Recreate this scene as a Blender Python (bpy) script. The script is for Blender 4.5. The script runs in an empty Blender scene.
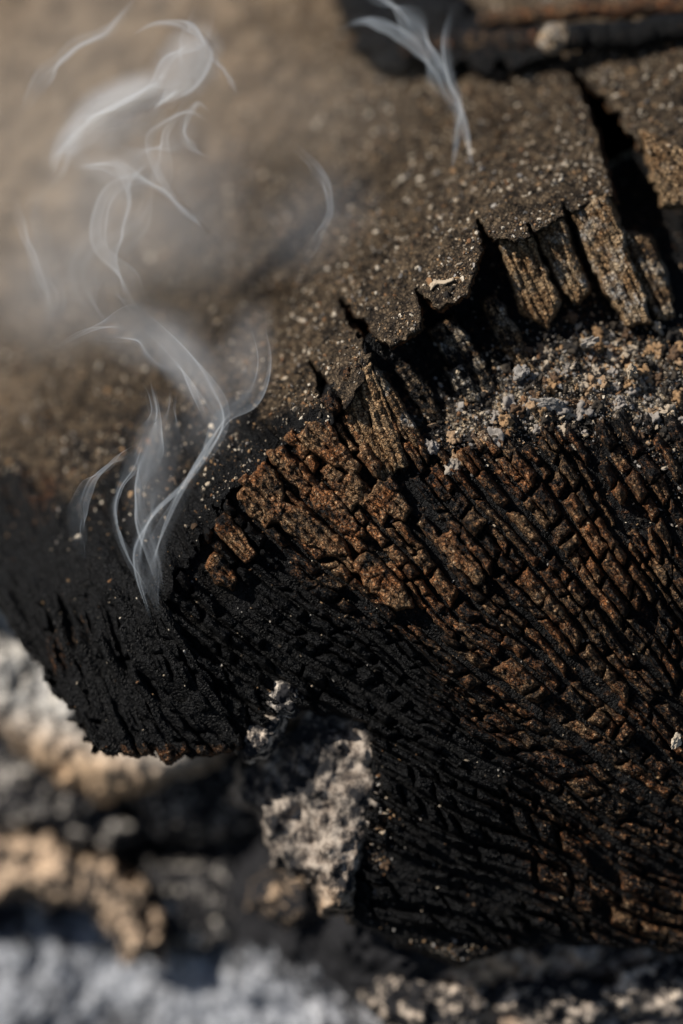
import bpy, math, random
import numpy as np
from mathutils import Matrix, Vector

# ------------------------------------------------------------------ camera, light, exposure
SC = bpy.context.scene
COL = SC.collection
PX = 0.33 / 1024.0            # metres covered by one picture pixel in the focus plane
FOCUS = 0.60                  # metres from lens to focus plane
D = FOCUS / PX
PITCH = math.radians(42)

FWD = np.array([0.0, math.cos(PITCH), -math.sin(PITCH)])
UP = np.array([0.0, math.sin(PITCH), math.cos(PITCH)])
RIGHT = np.array([1.0, 0.0, 0.0])
CENTRE = np.array([0.0, 0.0, 0.20])          # centre of the focus plane
EYE = CENTRE - FWD * FOCUS

cam_data = bpy.data.cameras.new('camera')
cam = bpy.data.objects.new('camera', cam_data)
COL.objects.link(cam)
cam.matrix_world = Matrix(((RIGHT[0], UP[0], -FWD[0], EYE[0]), (RIGHT[1], UP[1], -FWD[1], EYE[1]),
                           (RIGHT[2], UP[2], -FWD[2], EYE[2]), (0, 0, 0, 1)))
cam_data.sensor_fit = 'VERTICAL'
cam_data.sensor_height = 36.0
cam_data.lens = 36.0 * FOCUS / 0.33
cam_data.clip_start = 0.01
cam_data.clip_end = 50.0
cam_data.dof.use_dof = True
cam_data.dof.focus_distance = FOCUS - 0.002
cam_data.dof.aperture_fstop = 1.9
SC.camera = cam

SUN_ELEV, SUN_AZ = math.radians(46), math.radians(-92)     # azimuth from +Y towards +X
SUN_DIR = np.array([math.cos(SUN_ELEV) * math.sin(SUN_AZ), math.cos(SUN_ELEV) * math.cos(SUN_AZ), math.sin(SUN_ELEV)])
world = bpy.data.worlds.new('World')
SC.world = world
world.use_nodes = True
wn = world.node_tree.nodes
sky = wn.new('ShaderNodeTexSky')
sky.sky_type = 'NISHITA'
sky.sun_disc = False
sky.sun_elevation = SUN_ELEV
sky.sun_rotation = SUN_AZ
world.node_tree.links.new(sky.outputs[0], wn['Background'].inputs[0])
wn['Background'].inputs[1].default_value = 0.065
sun_data = bpy.data.lights.new('sun', 'SUN')
sun_data.energy = 5.0
sun_data.angle = math.radians(0.53)
sun_data.color = (1.0, 0.93, 0.83)
sun = bpy.data.objects.new('sun', sun_data)
COL.objects.link(sun)
sun.rotation_euler = Vector(SUN_DIR).to_track_quat('Z', 'Y').to_euler()

SC.view_settings.view_transform = 'Standard'
SC.view_settings.look = 'None'
SC.view_settings.gamma = 1.0
SC.view_settings.exposure = 0.25
SC.view_settings.use_curve_mapping = False
SC.render.engine = 'CYCLES'
SC.cycles.use_denoising = True
SC.cycles.max_bounces = 6
SC.cycles.volume_bounces = 1
SC.cycles.transparent_max_bounces = 400

# ------------------------------------------------------------------ numeric helpers
rng = np.random.default_rng(7)
random.seed(7)


def W(px, py, d):
    """picture point + distance behind the focus plane (all in focus-plane pixels) -> world metres"""
    px, py, d = np.broadcast_arrays(np.asarray(px, float), np.asarray(py, float), np.asarray(d, float))
    k = (D + d) / D * PX
    x = (px - 341.5) * k
    y = (512.0 - py) * k
    z = (D + d) * PX
    return EYE + x[..., None] * RIGHT + y[..., None] * UP + z[..., None] * FWD


def _hash(ix, iy, iz, seed):
    h = (ix.astype(np.int64) * 73856093) ^ (iy.astype(np.int64) * 19349663) ^ (iz.astype(np.int64) * 83492791) ^ (seed * 2654435761)
    h = h & 0xFFFFFFFF
    h = ((h >> 16) ^ h) * 0x45d9f3b & 0xFFFFFFFF
    h = ((h >> 16) ^ h) * 0x45d9f3b & 0xFFFFFFFF
    h = (h >> 16) ^ h
    return h


def vnoise(p, seed=0):
    i = np.floor(p).astype(np.int64)
    f = p - i
    f = f * f * f * (f * (f * 6 - 15) + 10)
    out = 0.0
    for dx in (0, 1):
        wx = f[..., 0] if dx else 1 - f[..., 0]
        for dy in (0, 1):
            wy = f[..., 1] if dy else 1 - f[..., 1]
            for dz in (0, 1):
                wz = f[..., 2] if dz else 1 - f[..., 2]
                out = out + wx * wy * wz * (_hash(i[..., 0] + dx, i[..., 1] + dy, i[..., 2] + dz, seed) / 4294967295.0)
    return out * 2 - 1


def fbm(p, octaves=4, seed=0, gain=0.5):
    s, a, t = 0.0, 1.0, 0.0
    for o in range(octaves):
        s = s + a * vnoise(p * (2.03 ** o), seed + o * 17)
        t += a
        a *= gain
    return s / t


def cells(p, seed=0):
    """distance to nearest feature point, and that point's random value"""
    i = np.floor(p).astype(np.int64)
    best = np.full(p.shape[:-1], 9.0)
    val = np.zeros(p.shape[:-1])
    for dx in (-1, 0, 1):
        for dy in (-1, 0, 1):
            for dz in (-1, 0, 1):
                c = i + np.array([dx, dy, dz])
                h = _hash(c[..., 0], c[..., 1], c[..., 2], seed)
                q = np.stack([c[..., 0] + (h & 1023) / 1023.0, c[..., 1] + ((h >> 10) & 1023) / 1023.0,
                              c[..., 2] + ((h >> 20) & 1023) / 1023.0], -1)
                dd = np.sqrt(((p - q) ** 2).sum(-1))
                m = dd < best
                best = np.where(m, dd, best)
                val = np.where(m, (h >> 5 & 255) / 255.0, val)
    return best, val


def poly_sd(X, Y, poly):
    """signed distance to a polygon, negative inside"""
    P = np.asarray(poly, float)
    n = len(P)
    best = np.full(X.shape, 1e18)
    inside = np.zeros(X.shape, bool)
    for k in range(n):
        ax, ay = P[k]
        bx, by = P[(k + 1) % n]
        ex, ey = bx - ax, by - ay
        t = np.clip(((X - ax) * ex + (Y - ay) * ey) / (ex * ex + ey * ey + 1e-9), 0, 1)
        dd = (X - ax - t * ex) ** 2 + (Y - ay - t * ey) ** 2
        best = np.minimum(best, dd)
        c = ((ay > Y) != (by > Y)) & (X < (bx - ax) * (Y - ay) / (by - ay + 1e-12) + ax)
        inside ^= c
    d = np.sqrt(best)
    return np.where(inside, -d, d)


def line_dist(X, Y, pts):
    """distance to a polyline and the 0..1 position along it"""
    P = np.asarray(pts, float)
    best = np.full(X.shape, 1e18)
    pos = np.zeros(X.shape)
    n = len(P) - 1
    for k in range(n):
        ax, ay = P[k][:2]
        ex, ey = P[k + 1][0] - ax, P[k + 1][1] - ay
        t = np.clip(((X - ax) * ex + (Y - ay) * ey) / (ex * ex + ey * ey + 1e-9), 0, 1)
        dd = (X - ax - t * ex) ** 2 + (Y - ay - t * ey) ** 2
        m = dd < best
        best = np.where(m, dd, best)
        pos = np.where(m, (k + t) / n, pos)
    return np.sqrt(best), pos


class Spline2:
    """smooth depth field through scattered (px, py, depth) points"""
    def __init__(self, pts, reg=0.0):
        P = np.asarray(pts, float)
        self.c = P[:, :2] / 300.0
        n = len(P)
        A = np.zeros((n + 3, n + 3))
        A[:n, :n] = self.k(self.c, self.c) + reg * np.eye(n)
        A[:n, n] = 1
        A[:n, n + 1:] = self.c
        A[n, :n] = 1
        A[n + 1:, :n] = self.c.T
        self.w = np.linalg.solve(A, np.concatenate([P[:, 2], [0, 0, 0]]))

    @staticmethod
    def k(a, b):
        r = np.sqrt(((a[:, None] - b[None]) ** 2).sum(-1)) + 1e-9
        return r * r * np.log(r)

    def __call__(self, X, Y):
        q = np.stack([np.ravel(X), np.ravel(Y)], -1) / 300.0
        out = np.empty(len(q))
        for a in range(0, len(q), 60000):
            b = q[a:a + 60000]
            out[a:a + 60000] = self.k(b, self.c) @ self.w[:-3] + self.w[-3] + b @ self.w[-2:]
        return out.reshape(np.shape(X))


def smooth(x, a=0.0, b=1.0):
    t = np.clip((x - a) / (b - a), 0, 1)
    return t * t * (3 - 2 * t)


def blobs(X, Y, lst):
    o = 0.0
    for x, y, rx, ry, ang, a in lst:
        c, s = math.cos(math.radians(ang)), math.sin(math.radians(ang))
        u = ((X - x) * c + (Y - y) * s) / rx
        v = (-(X - x) * s + (Y - y) * c) / ry
        o = o + a * np.exp(-(u * u + v * v))
    return o


# ------------------------------------------------------------------ object helpers
def props(o, label=None, cat=None, group=None, kind=None):
    if label: o['label'] = label
    if cat: o['category'] = cat
    if group: o['group'] = group
    if kind: o['kind'] = kind
    return o


def thing(name, loc, label, cat, group=None, kind=None):
    o = bpy.data.objects.new(name, None)
    COL.objects.link(o)
    o.location = loc
    return props(o, label, cat, group, kind)


def mesh_obj(name, verts, quads, mat, parent=None, attrs=None, sm=True):
    """quads: int array (n,3) or (n,4); world vertex positions"""
    v = np.asarray(verts, float)
    if parent is not None:
        v = v - np.array(parent.location)
    me = bpy.data.meshes.new(name)
    q = np.asarray(quads)
    me.vertices.add(len(v))
    me.vertices.foreach_set('co', v.astype(np.float32).ravel())
    me.loops.add(q.size)
    me.loops.foreach_set('vertex_index', q.astype(np.int32).ravel())
    me.polygons.add(len(q))
    me.polygons.foreach_set('loop_start', (np.arange(len(q)) * q.shape[1]).astype(np.int32))
    me.polygons.foreach_set('loop_total', np.full(len(q), q.shape[1], np.int32))
    me.polygons.foreach_set('use_smooth', np.full(len(q), sm))
    for k, a in (attrs or {}).items():
        at = me.attributes.new(k, 'FLOAT', 'POINT')
        at.data.foreach_set('value', np.asarray(a, np.float32).ravel())
    me.materials.append(mat)
    me.update()
    me.validate()
    o = bpy.data.objects.new(name, me)
    COL.objects.link(o)
    if parent is not None:
        o.parent = parent
    return o


def sheet(name, X, Y, P, keep, mat, parent=None, attrs=None):
    ny, nx = X.shape
    idx = np.arange(ny * nx).reshape(ny, nx)
    kq = keep[:-1, :-1] & keep[1:, :-1] & keep[:-1, 1:] & keep[1:, 1:]
    q = np.stack([idx[:-1, :-1], idx[1:, :-1], idx[1:, 1:], idx[:-1, 1:]], -1)[kq]
    used = np.zeros(ny * nx, bool)
    used[q.ravel()] = True
    remap = np.cumsum(used) - 1
    at = {k: np.broadcast_to(a, X.shape).ravel()[used] for k, a in (attrs or {}).items()}
    return mesh_obj(name, P.reshape(-1, 3)[used], remap[q], mat, parent, at)


def grid(x0, x1, y0, y1, step):
    return np.meshgrid(np.arange(x0, x1 + step, step), np.arange(y0, y1 + step, step))


def piece(name, poly, dfun, step, mat, parent, jag=1.2, jscale=6.0, edge=3.0, bulge=3.0, wall=30.0, wallw=3.0,
          relief=None, attrs=None, seed=0, clip=None):
    """a solid lump with its own outline: relief towards the viewer side, sides dropping back"""
    P2 = np.asarray(poly, float)
    m = wallw + jag + 2
    X, Y = grid(P2[:, 0].min() - m, P2[:, 0].max() + m, P2[:, 1].min() - m, P2[:, 1].max() + m, step)
    sd = poly_sd(X, Y, poly)
    if clip is not None:
        sd = np.maximum(sd, poly_sd(X, Y, clip))
    base = dfun(X, Y)
    Q = np.stack([X, Y, base], -1)
    sd = sd + jag * fbm(Q / jscale, 3, seed + 5)
    e = np.clip(-sd / edge, 0, 1)
    d = base - bulge * np.sqrt(1 - (1 - e) ** 2)
    if relief is not None:
        d = d - relief(X, Y, Q) * (0.35 + 0.65 * e)
    d = d + wall * np.clip(sd / wallw, 0, 1) ** 0.8
    at = {k: (f(X, Y, Q) if callable(f) else np.full(X.shape, f)) for k, f in (attrs or {}).items()}
    return sheet(name, X, Y, W(X, Y, d), sd < wallw, mat, parent, at)


# ------------------------------------------------------------------ materials
def new_mat(name):
    m = bpy.data.materials.new(name)
    m.use_nodes = True
    nt = m.node_tree
    return m, nt, nt.nodes, nt.links, nt.nodes['Principled BSDF']


def N(nt, kind, **kw):
    n = nt.nodes.new(kind)
    for k, v in kw.items():
        setattr(n, k, v)
    return n


def link(nt, a, b):
    nt.links.new(a, b)


def n_noise(nt, pos, scale, detail=3.0, rough=0.55):
    n = N(nt, 'ShaderNodeTexNoise')
    n.inputs['Scale'].default_value = scale
    n.inputs['Detail'].default_value = detail
    n.inputs['Roughness'].default_value = rough
    link(nt, pos, n.inputs['Vector'])
    return n.outputs['Fac']


def n_math(nt, op, a, b=None, clamp=False):
    n = N(nt, 'ShaderNodeMath', operation=op, use_clamp=clamp)
    for i, x in enumerate((a, b)):
        if x is None: continue
        if isinstance(x, (int, float)): n.inputs[i].default_value = x
        else: link(nt, x, n.inputs[i])
    return n.outputs[0]


def n_step(nt, x, a, b):
    n = N(nt, 'ShaderNodeMapRange', interpolation_type='SMOOTHSTEP')
    link(nt, x, n.inputs[0])
    n.inputs[1].default_value, n.inputs[2].default_value = a, b
    return n.outputs[0]


def n_mix(nt, f, a, b):
    n = N(nt, 'ShaderNodeMix', data_type='RGBA')
    if isinstance(f, (int, float)): n.inputs[0].default_value = f
    else: link(nt, f, n.inputs[0])
    for i, x in ((6, a), (7, b)):
        if isinstance(x, tuple): n.inputs[i].default_value = (*x, 1)
        else: link(nt, x, n.inputs[i])
    return n.outputs[2]


def n_attr(nt, name):
    return N(nt, 'ShaderNodeAttribute', attribute_name=name).outputs['Fac']


def px_scale(p):
    return 1.0 / (p * PX)


def burnt_material(name='burnt_wood', t1=(0.29, 0.115, 0.042), t2=(0.25, 0.15, 0.078)):
    """charred wood: black char, rust-brown scorched grain, pale ash and settled dust by attribute"""
    m, nt, nd, lk, bs = new_mat(name)
    pos = N(nt, 'ShaderNodeNewGeometry').outputs['Position']
    brown, ash, dust = n_attr(nt, 'brown'), n_attr(nt, 'ash'), n_attr(nt, 'dust')
    f1 = n_noise(nt, pos, px_scale(7), 5, 0.7)
    f2 = n_noise(nt, pos, px_scale(3.2), 3, 0.65)
    f3 = n_noise(nt, pos, px_scale(32), 3)
    f4 = n_noise(nt, pos, px_scale(11), 4, 0.7)
    char = n_mix(nt, n_step(nt, f2, 0.45, 0.75), (0.0022, 0.0024, 0.0029), (0.0095, 0.0096, 0.0105))
    tone = n_mix(nt, n_step(nt, f3, 0.38, 0.62), t1, t2)
    tone = n_mix(nt, n_step(nt, f2, 0.54, 0.68), tone, (0.58, 0.41, 0.25))
    tone = n_mix(nt, n_step(nt, f2, 0.48, 0.36), tone, (0.09, 0.043, 0.021))
    vo = N(nt, 'ShaderNodeTexVoronoi', feature='DISTANCE_TO_EDGE')
    vo.inputs['Scale'].default_value = px_scale(4.6)
    wv = N(nt, 'ShaderNodeVectorMath', operation='ADD')
    wn_ = N(nt, 'ShaderNodeTexNoise')
    wn_.inputs['Scale'].default_value = px_scale(5)
    lk.new(pos, wn_.inputs['Vector'])
    ws = N(nt, 'ShaderNodeVectorMath', operation='SCALE')
    lk.new(wn_.outputs['Color'], ws.inputs[0])
    ws.inputs['Scale'].default_value = 5.0 * PX
    lk.new(pos, wv.inputs[0]); lk.new(ws.outputs[0], wv.inputs[1])
    lk.new(wv.outputs[0], vo.inputs['Vector'])
    grain = n_step(nt, vo.outputs['Distance'], 0.03, 0.20)
    bm = n_math(nt, 'ADD', n_math(nt, 'MULTIPLY', brown, 0.62), n_math(nt, 'MULTIPLY', n_math(nt, 'SUBTRACT', f1, 0.5), 1.35))
    bm = n_math(nt, 'MULTIPLY', n_math(nt, 'MULTIPLY', n_step(nt, bm, 0.16, 0.52), n_step(nt, brown, 0.02, 0.2)), n_math(nt, 'ADD', n_math(nt, 'MULTIPLY', grain, 0.68), 0.32))
    c = n_mix(nt, bm, char, tone)
    dtone = n_mix(nt, n_step(nt, f4, 0.38, 0.62), (0.021, 0.016, 0.012), (0.135, 0.098, 0.063))
    dtone = n_mix(nt, n_step(nt, f2, 0.62, 0.74), dtone, (0.34, 0.27, 0.19))
    dtone = n_mix(nt, n_math(nt, 'ADD', n_math(nt, 'MULTIPLY', grain, 0.7), 0.3), (0.009, 0.008, 0.0075), dtone)
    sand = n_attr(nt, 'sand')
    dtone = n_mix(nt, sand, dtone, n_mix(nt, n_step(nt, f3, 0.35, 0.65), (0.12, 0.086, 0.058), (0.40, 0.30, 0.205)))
    dm = n_math(nt, 'ADD', dust, n_math(nt, 'MULTIPLY', n_math(nt, 'SUBTRACT', f4, 0.5), 0.9))
    c = n_mix(nt, n_step(nt, dm, 0.3, 0.75), c, dtone)
    atone = n_mix(nt, n_step(nt, f4, 0.4, 0.6), (0.30, 0.285, 0.26), (0.47, 0.37, 0.25))
    am = n_math(nt, 'ADD', ash, n_math(nt, 'MULTIPLY', n_math(nt, 'SUBTRACT', f1, 0.5), 1.3))
    am = n_math(nt, 'MULTIPLY', n_math(nt, 'MULTIPLY', n_step(nt, am, 0.42, 0.75), n_step(nt, ash, 0.02, 0.15)), n_math(nt, 'ADD', n_math(nt, 'MULTIPLY', grain, 0.8), 0.2))
    c = n_mix(nt, am, c, atone)
    lk.new(c, bs.inputs['Base Color'])
    pale_ = n_math(nt, 'MAXIMUM', n_math(nt, 'MAXIMUM', bm, am), dust)
    mr = N(nt, 'ShaderNodeMapRange')
    lk.new(pale_, mr.inputs[0])
    mr.inputs[3].default_value, mr.inputs[4].default_value = 0.48, 0.92
    lk.new(mr.outputs[0], bs.inputs['Roughness'])
    ms = N(nt, 'ShaderNodeMapRange')
    lk.new(pale_, ms.inputs[0])
    ms.inputs[3].default_value, ms.inputs[4].default_value = 0.17, 0.08
    lk.new(ms.outputs[0], bs.inputs['Specular IOR Level'])
    b = N(nt, 'ShaderNodeBump')
    b.inputs['Strength'].default_value = 1.0
    b.inputs['Distance'].default_value = 2.4 * PX
    lk.new(n_math(nt, 'ADD', n_math(nt, 'ADD', f2, f1), n_math(nt, 'MULTIPLY', grain, 0.55)), b.inputs['Height'])
    lk.new(b.outputs[0], bs.inputs['Normal'])
    return m


def crumb_material(name='crumbs'):
    m, nt, nd, lk, bs = new_mat(name)
    pos = N(nt, 'ShaderNodeNewGeometry').outputs['Position']
    t = n_attr(nt, 'tone')
    r = N(nt, 'ShaderNodeValToRGB')
    el = r.color_ramp.elements
    el[0].position, el[0].color = 0.0, (0.012, 0.012, 0.013, 1)
    el[1].position, el[1].color = 1.0, (0.58, 0.51, 0.41, 1)
    for p_, c_ in ((0.22, (0.05, 0.04, 0.03, 1)), (0.42, (0.17, 0.09, 0.045, 1)), (0.58, (0.30, 0.19, 0.10, 1)),
                   (0.70, (0.24, 0.23, 0.22, 1)), (0.85, (0.36, 0.29, 0.21, 1))):
        e = el.new(p_)
        e.color = c_
    lk.new(t, r.inputs[0])
    f = n_noise(nt, pos, px_scale(4), 4, 0.7)
    c = n_mix(nt, n_step(nt, f, 0.52, 0.7), r.outputs[0], (0.03, 0.026, 0.022))
    lk.new(c, bs.inputs['Base Color'])
    bs.inputs['Roughness'].default_value = 0.9
    bs.inputs['Specular IOR Level'].default_value = 0.2
    b = N(nt, 'ShaderNodeBump')
    b.inputs['Strength'].default_value = 0.8
    b.inputs['Distance'].default_value = 1.0 * PX
    lk.new(f, b.inputs['Height'])
    lk.new(b.outputs[0], bs.inputs['Normal'])
    return m


def mottled_material(name, cols, scales=(24, 9), black=(0.014, 0.014, 0.016), cut=(0.47, 0.6)):
    """burnt pieces below the log: pale ash skin with char showing through, attribute pale shifts the balance"""
    m, nt, nd, lk, bs = new_mat(name)
    pos = N(nt, 'ShaderNodeNewGeometry').outputs['Position']
    pale = n_attr(nt, 'pale')
    warm = n_attr(nt, 'warm')
    f1 = n_noise(nt, pos, px_scale(scales[0]), 5, 0.65)
    f2 = n_noise(nt, pos, px_scale(scales[1]), 4, 0.65)
    f = n_math(nt, 'ADD', n_math(nt, 'ADD', n_math(nt, 'MULTIPLY', f1, 0.65), n_math(nt, 'MULTIPLY', f2, 0.35)), n_math(nt, 'MULTIPLY', n_math(nt, 'SUBTRACT', pale, 0.5), 0.55))
    tone = n_mix(nt, n_step(nt, f2, 0.35, 0.65), cols[0], cols[1])
    tone = n_mix(nt, warm, tone, n_mix(nt, f2, (0.46, 0.27, 0.13), (0.62, 0.43, 0.26)))
    c = n_mix(nt, n_step(nt, f, *cut), black, tone)
    lk.new(c, bs.inputs['Base Color'])
    bs.inputs['Roughness'].default_value = 0.92
    bs.inputs['Specular IOR Level'].default_value = 0.2
    b = N(nt, 'ShaderNodeBump')
    b.inputs['Strength'].default_value = 0.8
    b.inputs['Distance'].default_value = 2.0 * PX
    lk.new(f2, b.inputs['Height'])
    lk.new(b.outputs[0], bs.inputs['Normal'])
    return m


def smoke_material(name, density, tint=(0.77, 0.88, 1.0), aniso=0.05):
    m, nt, nd, lk, bs = new_mat(name)
    out = [n for n in nd if n.type == 'OUTPUT_MATERIAL'][0]
    nd.remove(bs)
    v = N(nt, 'ShaderNodeVolumeScatter')
    v.inputs['Color'].default_value = (*tint, 1)
    v.inputs['Density'].default_value = density
    v.inputs['Anisotropy'].default_value = aniso
    lk.new(v.outputs[0], out.inputs['Volume'])
    return m


M_BURNT = burnt_material()
M_TAN = burnt_material('scorched_wood', (0.27, 0.16, 0.078), (0.35, 0.24, 0.135))
M_CRUMB = crumb_material()
M_ASH = mottled_material('ash_skin', ((0.38, 0.375, 0.37), (0.62, 0.58, 0.52)))
M_FLAKY = mottled_material('flaky_ash', ((0.085, 0.087, 0.09), (0.26, 0.25, 0.235)), (40, 13), cut=(0.43, 0.62))
M_BED = mottled_material('ash_bed', ((0.10, 0.112, 0.135), (0.37, 0.385, 0.415)), (34, 12), cut=(0.42, 0.62))

# ------------------------------------------------------------------ shape of the burnt log
top_depth = Spline2([
    (165, 600, 2), (300, 430, 0), (240, 487, 0), (370, 345, 2), (415, 300, 6), (480, 235, 16), (560, 205, 32), (640, 190, 48),
    (700, 150, 70), (840, 160, 90), (200, 690, 12), (238, 745, 22), (165, 752, 26), (100, 748, 34), (66, 695, 52), (0, 605, 100), (-150, 560, 200),
    (130, 600, 22), (80, 560, 70), (0, 470, 190), (100, 470, 105), (160, 500, 48), (-150, 400, 330),
    (0, 300, 360), (150, 300, 250), (250, 300, 175), (330, 300, 85), (0, 0, 610), (200, 0, 490), (400, 0, 355), (400, 150, 195),
    (600, 0, 250), (560, 100, 150), (683, 0, 215), (683, 100, 110), (840, 0, 190), (-150, -150, 850), (400, -150, 560), (840, -150, 360), (-150, 100, 650)])

face_depth = Spline2([
    (165, 600, 6), (240, 487, 5), (300, 430, 5), (370, 345, 12), (415, 305, 36), (480, 240, 46), (560, 210, 60), (625, 185, 150), (600, 130, 150), (760, 170, 110),
    (430, 370, 40), (520, 320, 44), (600, 320, 52), (683, 300, 62), (780, 300, 70), (560, 385, 24), (650, 385, 26), (480, 425, 12), (400, 440, 8),
    (600, 450, -2), (683, 450, 4), (780, 450, 15), (450, 560, -8), (330, 560, -2), (560, 620, -8), (683, 620, 0), (800, 650, 12),
    (250, 640, 6), (210, 700, 20), (240, 745, 30), (320, 700, 20), (370, 730, 26), (360, 860, 52), (350, 920, 62), (440, 700, 2), (430, 830, 36),
    (560, 760, 14), (683, 800, 28), (500, 900, 58), (620, 900, 62), (683, 950, 84), (820, 940, 90), (460, 965, 80), (400, 1050, 110), (683, 1060, 105)])

CRUST = [(-240, 500), (-160, 540), (0, 606), (22, 642), (58, 688), (74, 716), (100, 748), (125, 752), (168, 756), (205, 748), (240, 745),
         (226, 705), (196, 655), (167, 603), (183, 566), (200, 545), (212, 522), (228, 498), (240, 485), (262, 466), (281, 445),
         (298, 431), (318, 424), (334, 420), (350, 402), (366, 366), (376, 352), (386, 351), (403, 340), (420, 329), (424, 310),
         (440, 309), (455, 301), (466, 296), (476, 268), (481, 248), (497, 238), (515, 243), (530, 238), (548, 226), (562, 217),
         (571, 213), (590, 204), (606, 193), (630, 205), (650, 235), (662, 230), (648, 180), (640, 133), (662, 140), (700, 158), (850, 230), (850, -200), (-240, -200)]
LIP = [(-20, 520), (0, 600), (18, 640), (55, 690), (70, 718), (97, 752), (112, 747), (126, 760), (150, 752), (168, 764), (190, 750), (208, 756), (242, 747), (226, 705), (198, 655), (170, 606), (170, 540), (120, 520)]
SLOTS = [  # black cracks cut through the crust: centre line with half width
    [(310, 356, .5), (318, 374, 4), (330, 396, 7), (346, 428, 9)],
    [(338, 296, .5), (350, 314, 4), (366, 334, 7), (388, 362, 11)],
    [(414, 286, .5), (420, 298, 4), (432, 318, 9), (444, 332, 10)],
    [(475, 214, .5), (484, 234, 5), (497, 258, 10), (514, 285, 14)],
    [(527, 220, .5), (533, 234, 3), (541, 250, 4.5)],
    [(563, 203, .5), (568, 214, 4), (577, 236, 8)],
    [(566, 66, 1), (583, 84, 5), (606, 120, 13), (628, 165, 21), (652, 225, 27)],
    [(255, 458, .5), (262, 470, 4), (270, 482, 6)], [(212, 500, .5), (222, 514, 5), (232, 530, 7)],
    [(276, 440, .5), (284, 452, 3), (290, 464, 5)], [(190, 540, .5), (200, 556, 4), (210, 566, 5)]]
FACE = [(850, 120), (700, 140), (640, 150), (560, 190), (480, 222), (415, 285), (370, 335), (300, 420), (238, 482), (198, 540), (163, 600),
        (190, 655), (234, 748), (262, 730), (285, 704), (320, 712), (369, 722), (374, 770), (367, 810), (358, 860), (349, 915),
        (400, 945), (460, 964), (520, 944), (600, 944), (683, 953), (850, 965)]


def slot_field(X, Y):
    o = np.full(X.shape, -99.0)
    q = np.stack([X, Y, 0 * X], -1)
    X, Y = X + 5 * fbm(q / 14, 3, 951), Y + 4 * fbm(q / 14, 3, 952)
    for s in SLOTS:
        dd, t = line_dist(X, Y, s)
        w = np.interp(t, np.linspace(0, 1, len(s)), [p[2] for p in s])
        o = np.maximum(o, w - dd)
    return o          # positive inside a crack


log = thing('burnt_log', W(430, 940, 60) - np.array([0, 0, 0.02]), 'charred log with dusty top and cracked black face, smoking at its edge', 'log')


def brown_field(X, Y, Q=None):
    b = blobs(X, Y, [(285, 470, 75, 38, 48, 0.85), (395, 420, 48, 60, 50, 0.75), (400, 575, 70, 45, 40, 0.55), (560, 490, 160, 100, 40, 0.62),
                     (590, 620, 170, 100, 40, 0.5), (480, 690, 120, 55, 35, 0.45), (620, 770, 150, 60, 30, 0.5), (580, 860, 120, 36, 28, 0.5), (650, 925, 120, 28, 20, 0.75),
                     (650, 500, 70, 60, 40, 0.3), (600, 260, 60, 90, 60, 0.9), (700, 170, 30, 40, 50, 0.6), (520, 255, 40, 30, 50, 0.8), (300, 590, 50, 30, 40, 0.12), (210, 545, 22, 22, 40, 0.35)])
    dark = blobs(X, Y, [(230, 640, 90, 60, 40, 1.0), (400, 860, 80, 110, 20, 0.8), (300, 680, 90, 40, 30, 0.8), (420, 480, 25, 16, 40, 0.35), (395, 660, 45, 35, 30, 0.4)])
    b = b + 0.5 * blobs(X, Y, [(345, 525, 95, 55, 45, 1)])
    return np.clip(b * (0.50 + 0.38 * smooth(X + Y, 1020, 860)) + 0.15 - 0.7 * dark, 0, 1)


def ash_field(X, Y, Q=None):
    return np.clip(blobs(X, Y, [(580, 375, 85, 38, -12, 0.75), (660, 400, 70, 45, 0, 0.5), (470, 430, 40, 26, 20, 0.5), (520, 410, 60, 30, 0, 0.45), (680, 470, 60, 40, 30, 0.18),
                                (378, 850, 12, 60, 0, 0.3), (450, 955, 40, 12, 10, 0.5), (650, 955, 80, 10, 0, 0.4), (285, 700, 18, 12, 0, 0.4)]), 0, 1)


# ---- the dusty crust on top
X, Y = grid(-230, 846, -190, 772, 1.6)
base = top_depth(X, Y)
near = (W(X, Y, base) - CENTRE) / PX
jit = 3.2 * fbm(near / 7.0, 4, 3) + 1.2 * fbm(near / 2.6, 2, 8)
sd = np.maximum(poly_sd(X, Y, CRUST), slot_field(X, Y)) + jit * (0.8 + 1.3 * smooth(Y, 600, 700)) + 9 * fbm(near / 20, 3, 17) * smooth(Y, 620, 700)
TOP_N = np.array([-0.42, -0.06, 0.905])
charred_end = smooth(Y + 80 * fbm(near / 55, 4, 131) + 0.12 * (X - 100), 375, 550)
cf, cv = cells(near / 5.5, 11)
relief = 6.0 * fbm(near / 38.0, 4, 21) + 4.0 * fbm(near / 10.0, 3, 31) + 2.6 * (0.55 - cf) * (1 - 0.6 * charred_end) + 3.0 * fbm(near / 120.0, 2, 41) + 1.8 * fbm(near / 3.6, 2, 43)
for g, w, h in [([(112, 606), (118, 640), (134, 672), (168, 694), (215, 705)], 3.5, 9), ([(96, 655), (108, 700), (128, 738), (140, 752)], 3.0, 8),
                ([(76, 660), (92, 705), (104, 745)], 2.6, 8), ([(150, 600), (166, 640), (196, 672), (225, 700)], 3.5, 7), ([(130, 640), (152, 690), (190, 725), (230, 735)], 2.6, 6),
                ([(60, 600), (78, 650)], 3, 6), ([(140, 690), (160, 735), (175, 752)], 2, 5),
                ([(180, 575), (196, 610)], 2, 4), ([(262, 420), (285, 440)], 1.5, 3)]:
    dd, t = line_dist(X, Y, g)
    h, w = h * 1.9, w * 1.15
    relief = relief - h * np.exp(-(dd / w) ** 2) * np.sin(np.pi * np.clip(t * 0.9 + 0.08, 0, 1)) + 0.35 * h * np.exp(-((dd - 2.5 * w) / (1.6 * w)) ** 2)
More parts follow.
